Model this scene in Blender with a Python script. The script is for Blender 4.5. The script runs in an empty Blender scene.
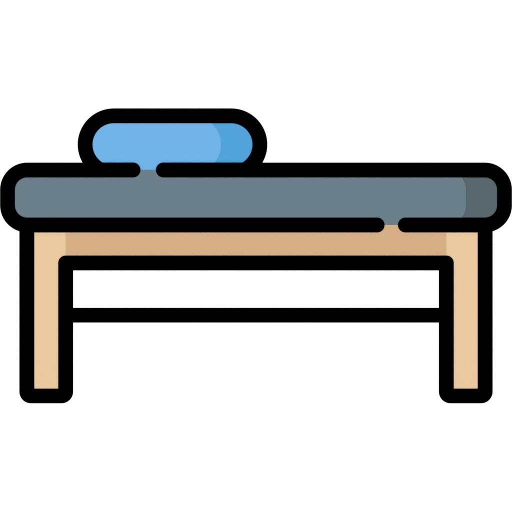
import bpy, bmesh, math
from mathutils import Vector

# ---------------------------------------------------------------- scene basics
S = 0.004                      # metres per drawing unit
FLOOR = 403.4                  # drawing row of the floor
DEPTH = 0.70                   # table depth (front face y=0, rear face y=DEPTH)
LIGHT = 1.3                    # brightness of the white light tent
scene = bpy.context.scene
col = scene.collection


def P(x, y, d):
    """drawing units (x right, y down) + depth in metres -> world point"""
    return Vector(((x - 256.0) * S, d, (FLOOR - y) * S))


def lin(c):
    c /= 255.0
    return c / 12.92 if c <= 0.04045 else ((c + 0.055) / 1.055) ** 2.4


# ---------------------------------------------------------------- materials
def material(name, rgb, vary=0.012, scale=60.0, stretch=(1, 1, 1), gain=1.0):
    """matt procedural surface; rgb is the albedo (linear) seen under the tent"""
    m = bpy.data.materials.new(name)
    m.use_nodes = True
    nt = m.node_tree
    nt.nodes.clear()
    out = nt.nodes.new('ShaderNodeOutputMaterial')
    dif = nt.nodes.new('ShaderNodeBsdfDiffuse')
    tc = nt.nodes.new('ShaderNodeTexCoord')
    mp = nt.nodes.new('ShaderNodeMapping')
    mp.inputs['Scale'].default_value = stretch
    nz = nt.nodes.new('ShaderNodeTexNoise')
    nz.inputs['Scale'].default_value = scale
    nz.inputs['Detail'].default_value = 3.0
    rm = nt.nodes.new('ShaderNodeMix')
    rm.data_type = 'RGBA'
    lo = [min(1.0, v * gain * (1 - vary)) for v in rgb]
    hi = [min(1.0, v * gain * (1 + vary)) for v in rgb]
    rm.inputs['A'].default_value = (*lo, 1)
    rm.inputs['B'].default_value = (*hi, 1)
    L = nt.links.new
    L(tc.outputs['Object'], mp.inputs['Vector'])
    L(mp.outputs['Vector'], nz.inputs['Vector'])
    L(nz.outputs['Fac'], rm.inputs['Factor'])
    L(rm.outputs['Result'], dif.inputs['Color'])
    L(dif.outputs['BSDF'], out.inputs['Surface'])
    return m


def shade(r, g, b):
    return [lin(r) / LIGHT, lin(g) / LIGHT, lin(b) / LIGHT]


M = {
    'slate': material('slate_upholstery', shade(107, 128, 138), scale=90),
    'slate_shaded': material('shaded_slate_upholstery', shade(88, 104, 110), scale=90),  # same slate upholstery with the shade put into its colour
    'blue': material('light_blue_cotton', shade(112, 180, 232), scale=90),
    'blue_shaded': material('shaded_blue_cotton', shade(82, 163, 217), scale=90),  # same blue cotton, darkened to paint in its shaded side
    'wood': material('pale_beech_wood', shade(234, 201, 161), scale=14, stretch=(6, 6, 1)),
    'wood_shaded': material('shaded_beech_wood', shade(215, 175, 135), scale=14, stretch=(1, 6, 6)),  # same beech as the legs, shade painted into the colour
    'black': material('matt_black_rubber', [0.0, 0.0, 0.0]),
    'white': material('white_studio_paint', [0.98, 0.98, 0.98], vary=0.004, scale=3),
}


# ---------------------------------------------------------------- mesh helpers
def build(name, bm, mat, parent=None, smooth=True, angle=35):
    bmesh.ops.recalc_face_normals(bm, faces=bm.faces)
    for f in bm.faces:
        f.smooth = smooth
    for e in bm.edges:
        if len(e.link_faces) == 2 and e.calc_face_angle(0) > math.radians(angle):
            e.smooth = False
    me = bpy.data.meshes.new(name)
    bm.to_mesh(me)
    bm.free()
    me.materials.append(M[mat])
    o = bpy.data.objects.new(name, me)
    col.objects.link(o)
    if parent is not None:
        o.parent = parent
    return o


def empty(name, label, cat, loc):
    o = bpy.data.objects.new(name, None)
    o.location = loc
    o.empty_display_size = 0.1
    col.objects.link(o)
    o['label'] = label
    o['category'] = cat
    return o


def loft(rings):
    """closed rings of world points -> solid with capped ends"""
    bm = bmesh.new()
    vr = [[bm.verts.new(p) for p in r] for r in rings]
    n = len(vr[0])
    for a, b in zip(vr, vr[1:]):
        for i in range(n):
            j = (i + 1) % n
            bm.faces.new((a[i], a[j], b[j], b[i]))
    bm.faces.new(vr[0])
    bm.faces.new(list(reversed(vr[-1])))
    return bm


def prism(poly, d0, d1, bev=0.0):
    """extrude a drawing polygon from depth d0 to d1, edges softened"""
    bm = loft([[P(x, y, d0) for x, y in poly], [P(x, y, d1) for x, y in poly]])
    if bev:
        ed = [e for e in bm.edges]
        bmesh.ops.recalc_face_normals(bm, faces=bm.faces)
        bmesh.ops.bevel(bm, geom=ed, offset=bev, segments=2, profile=0.6,
                        affect='EDGES', clamp_overlap=True)
    return bm


def arc(cx, cy, r, a0, a1, n=20):
    return [(cx + r * math.cos(math.radians(a0 + (a1 - a0) * i / n)),
             cy + r * math.sin(math.radians(a0 + (a1 - a0) * i / n))) for i in range(n + 1)]


def dedupe(pts, closed=False):
    out = []
    for p in pts:
        if not out or math.dist(p, out[-1]) > 1e-5:
            out.append(p)
    if closed and math.dist(out[0], out[-1]) < 1e-5:
        out.pop()
    return out


def round_rect(x0, y0, x1, y1, r, n=20):
    """clockwise on screen, starting at the left end of the top edge"""
    return dedupe(arc(x1 - r, y0 + r, r, -90, 0, n) + arc(x1 - r, y1 - r, r, 0, 90, n)
                  + arc(x0 + r, y1 - r, r, 90, 180, n) + arc(x0 + r, y0 + r, r, 180, 270, n), True)


def normals2d(poly):
    n = len(poly)
    res = []
    for i in range(n):
        a, b = poly[i - 1], poly[(i + 1) % n]
        t = (b[0] - a[0], b[1] - a[1])
        l = math.hypot(*t) or 1
        res.append((t[1] / l, -t[0] / l))       # outward for screen-clockwise polygons
    return res


def swell(d, d0, d1, h, lead=0.012, run=0.10):
    """how far a soft body bulges (metres) at depth d between faces d0 and d1"""
    t = min(d - d0, d1 - d) - lead
    if t <= 0:
        return 0.0
    t = min(1.0, t / run)
    return h * math.sin(t * math.pi / 2)


def cushion(poly, d0, d1, h, base_row=None, base_follow=None, inset=0.0):
    """soft upholstered body: drawing profile lofted front to back with a bulge"""
    nrm = normals2d(poly)
    ds = [d0, d0 + 0.006, d0 + 0.012, d0 + 0.018, d0 + 0.024, d0 + 0.03]
    k = 26
    for i in range(1, k):
        ds.append(d0 + 0.03 + (d1 - d0 - 0.06) * (0.5 - 0.5 * math.cos(math.pi * i / k)))
    ds += [d1 - 0.03, d1 - 0.024, d1 - 0.018, d1 - 0.012, d1 - 0.006, d1]
    rings = []
    for d in ds:
        s = swell(d, d0, d1, h) - inset
        ring = []
        for (x, y), (nx, ny) in zip(poly, nrm):
            p = P(x + nx * s / S, y + ny * s / S, d)
            if base_row is not None and y >= base_row - 0.05:
                p = P(x + nx * s / S * 0.4, y, d)
                p.z += (base_follow(d) if base_follow else 0.0) + inset
            ring.append(p)
        rings.append(ring)
    return loft(rings)


def stroke(path, w, df, db, b=0.0010, caps=True):
    """rounded strip of width w following an open drawing path, depth df..db"""
    # cumulative resample, with close samples at both round ends
    path = dedupe(path)
    r = w / 2
    cum = [0]
    for p, q in zip(path, path[1:]):
        cum.append(cum[-1] + math.dist(p, q))
    total = cum[-1]
    ss = set(c for c in cum)
    if caps:
        for i in range(0, 17):
            s = r * (1 - math.cos(math.pi / 2 * i / 16))
            ss.add(s)
            ss.add(total - s)
    ss = sorted(ss)
    keep = []
    for s in ss:
        if not keep or s - keep[-1] > 1e-4:
            keep.append(s)

    def at(s):
        for i in range(len(path) - 1):
            if s <= cum[i + 1] + 1e-9 or i == len(path) - 2:
                t = (s - cum[i]) / (cum[i + 1] - cum[i])
                p, q = path[i], path[i + 1]
                return (p[0] + (q[0] - p[0]) * t, p[1] + (q[1] - p[1]) * t)

    rings = []
    for s in keep:
        p = at(s)
        e = 0.02
        a, c = at(max(0, s - e)), at(min(total, s + e))
        t = (c[0] - a[0], c[1] - a[1])
        l = math.hypot(*t)
        n = (t[1] / l, -t[0] / l)
        hw = r
        if caps:
            m = min(s, total - s)
            if m < r:
                hw = max(0.02, math.sqrt(max(0, r * r - (r - m) ** 2)))
        bb = min(b / S, hw * 0.5)
        sec = [(-hw, db), (-hw, df + b), (-hw + bb * 0.3, df + b * 0.3), (-hw + bb, df),
               (hw - bb, df), (hw - bb * 0.3, df + b * 0.3), (hw, df + b), (hw, db)]
        rings.append([P(p[0] + n[0] * o, p[1] + n[1] * o, d) for o, d in sec])
    return loft(rings)


def flip_depth(o):
    """the same piece mirrored to the rear of the table, as a mesh of its own"""
    bm = bmesh.new()
    bm.from_mesh(o.data)
    for v in bm.verts:
        v.co.y = DEPTH - v.co.y
    bmesh.ops.reverse_faces(bm, faces=bm.faces)
    me = o.data.copy()
    bm.to_mesh(me)
    bm.free()
    c = o.copy()
    c.data = me
    col.objects.link(c)
    return c


# ---------------------------------------------------------------- the massage table
W = 15.0                                        # width of the black edging
table = empty('massage_table',
              'long massage table with slate grey padded top and pale wooden legs edged in black',
              'massage table', (0, 0, 0))

# padded top
X0, X1, T, B, R = 7.5, 504.5, 170.0, 225.0, 19.7
PAD_SWELL = 0.020


def pad_crown(d):
    return swell(d, 0.0, DEPTH, PAD_SWELL)


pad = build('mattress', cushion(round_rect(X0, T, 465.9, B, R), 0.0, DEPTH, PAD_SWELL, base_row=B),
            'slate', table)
end = build('shaded_end', cushion(round_rect(420, T, X1, B, R), 0.0004, DEPTH - 0.0004, PAD_SWELL,
                                 base_row=B, inset=0.001), 'slate_shaded', pad)  # extra body that carries the painted shade at the pad's right end
end['label'] = 'shaded end of the padded top, shade painted in darker slate'
# black edging, in two lengths with rounded ends that leave two short openings
right = ([(155.9, T)] + arc(X1 - R, T + R, R, -90, 0) + arc(X1 - R, B - R, R, 0, 90) + [(397.9, B)])
left = ([(384.6, B)] + arc(X0 + R, B - R, R, 90, 180) + arc(X0 + R, T + R, R, 180, 270) + [(140.5, T)])
for path in (right, left):
    e = build('edge_piping', stroke(path, W, -0.0012, 0.014), 'black', pad)
    flip_depth(e).parent = pad

# apron boards (front, rear, and one at each end) with black lower edging
AX0, AX1 = 65.8, 446.2
ap = build('apron', prism([(AX0, 222), (AX1, 222), (AX1, 268), (AX0, 268)], 0.0002, 0.040), 'wood_shaded', table)  # apron shade is painted by the darker wood tone
at_ = build('edge_trim', prism([(73.2, 255.5), (439.1, 255.5), (439.1, 270.5), (73.2, 270.5)],
                               -0.0008, 0.046), 'black', ap)
ap2 = flip_depth(ap)
flip_depth(at_).parent = ap2
for xa, xb in ((24, 32), (480, 488)):
    build('end_apron', prism([(xa, 222), (xb, 222), (xb, 268), (xa, 268)], 0.17, DEPTH - 0.17),
          'wood_shaded', table)


# legs
def mirror_x(poly, on):
    return [(512.0 - x, y) for x, y in reversed(poly)] if on else poly


def make_leg(m):
    core = mirror_x([(21.5, 222), (AX0, 222), (AX0, 263), (71.2, 263), (71.2, 392), (21.5, 392)], m)
    leg = build('leg', prism(core, 0.0006, 0.156), 'wood', table)
    r = 11.7
    foot = mirror_x([(19.3, 388.6), (73.2, 388.6)] + arc(73.2 - r, 403.4 - r, r, 0, 90, 12)
                    + arc(19.3 + r, 403.4 - r, r, 90, 180, 12), m)
    pieces = [build('foot', prism(foot, -0.0008, 0.160), 'black', leg)]
    outer = mirror_x([(19.3, 224.9), (34.3, 224.9), (34.3, 388.6), (19.3, 388.6)], m)
    inner = mirror_x(dedupe(arc(58.2 + 7.5, 255.5 + 7.5, 7.5, 180, 270, 12)
                            + [(73.2, 255.5), (73.2, 388.6), (58.2, 388.6)], True), m)
    for poly in (outer, inner):
        for a, b in ((-0.0008, 0.036), (0.122, 0.160)):
            pieces.append(build('edge_trim', prism(poly, a, b), 'black', leg))
    return leg, pieces


for m in (False, True):
    leg, pieces = make_leg(m)
    rear = flip_depth(leg)
    for p in pieces:
        flip_depth(p).parent = rear

# stretchers between the legs, front pair and rear pair
bar = build('stretcher', prism([(70, 307.75), (442, 307.75), (442, 322.65), (70, 322.65)],
                               0.050, 0.108, 0.004), 'black', table)
flip_depth(bar)

# ---------------------------------------------------------------- the pillow
pillow = empty('pillow', 'light blue bolster pillow with black edging lying on the slate padded top',
               'pillow', (0, 0, 0))
PF, PB = 0.0016, DEPTH - 0.0016
CY, PR = 144.5, 28.7
PX0, PX1 = 85.1, 259.9


def bolster(x0, x1, r0, r1, top, base):
    """upright-ended capsule resting flat: closed polygon, screen-clockwise"""
    a1 = math.degrees(math.asin((base - CY) / r1))
    a0 = math.degrees(math.asin((base - CY) / r0))
    pts = arc(x1 - r1, CY, r1, -90, a1, 28)
    xr, xl = pts[-1][0], x0 + r0 - r0 * math.cos(math.radians(a0))
    pts += [(xr + (xl - xr) * i / 10, base) for i in range(1, 10)]
    pts += arc(x0 + r0, CY, r0, 180 - a0, 270, 28)
    return dedupe(pts, True)


BASE = 170.4
case = build('cover', cushion(bolster(PX0, 221.0, PR, PR, CY - PR, BASE), PF, PB, 0.018,
                              base_row=BASE, base_follow=pad_crown), 'blue', pillow)
dark = build('shaded_end', cushion(bolster(150, PX1, PR, PR, CY - PR, BASE), PF + 0.0004, PB - 0.0004, 0.018,
                                  base_row=BASE, base_follow=pad_crown, inset=0.001), 'blue_shaded', case)  # extra body that paints the shaded right end of the pillow
dark['label'] = 'shaded end of the pillow, shade painted in deeper blue'
a = math.degrees(math.asin((169.8 - CY) / PR))
hoop = arc(PX0 + PR, CY, PR, 180 - a, 270, 40) + arc(PX1 - PR, CY, PR, -90, a, 40)
pp = build('edge_piping', stroke(hoop, W, 0.0004, 0.016, caps=False), 'black', case)
flip_depth(pp).parent = case


# move each thing's origin to its own base without shifting its parts
def set_base(root, base):
    base = Vector(base)
    root.location = base
    for ch in list(root.children):
        ch.location = ch.location - base


set_base(pillow, P((PX0 + PX1) / 2, 170, DEPTH / 2))
set_base(table, (0, DEPTH / 2, 0))

# ---------------------------------------------------------------- white studio surroundings
def slab(name, lo, hi):
    bm = bmesh.new()
    bmesh.ops.create_cube(bm, size=1)
    for v in bm.verts:
        v.co = Vector([(l + h) / 2 + c * (h - l) for c, l, h in zip(v.co, lo, hi)])
    o = build(name, bm, 'white', smooth=False)
    o['kind'] = 'structure'
    return o


slab('floor', (-6, -0.02, -0.9), (6, 3.5, 0.0))
slab('backdrop', (-6, 3.5, -0.9), (6, 3.6, 5.0))

# ---------------------------------------------------------------- light: an even white light tent
w = bpy.data.worlds.new('World')
scene.world = w
w.use_nodes = True
bg = w.node_tree.nodes['Background']
bg.inputs['Color'].default_value = (1, 1, 1, 1)
bg.inputs['Strength'].default_value = LIGHT

# ---------------------------------------------------------------- camera
cam = bpy.data.cameras.new('camera')
cam.type = 'ORTHO'
cam.ortho_scale = 512 * S
cam.clip_start = 0.05
cam.clip_end = 100
co = bpy.data.objects.new('camera', cam)
co.location = (0, -6, (FLOOR - 256) * S)
co.rotation_euler = (math.radians(90), 0, 0)
col.objects.link(co)
scene.camera = co

scene.view_settings.view_transform = 'Standard'
scene.view_settings.look = 'None'
scene.view_settings.exposure = 0
scene.view_settings.gamma = 1
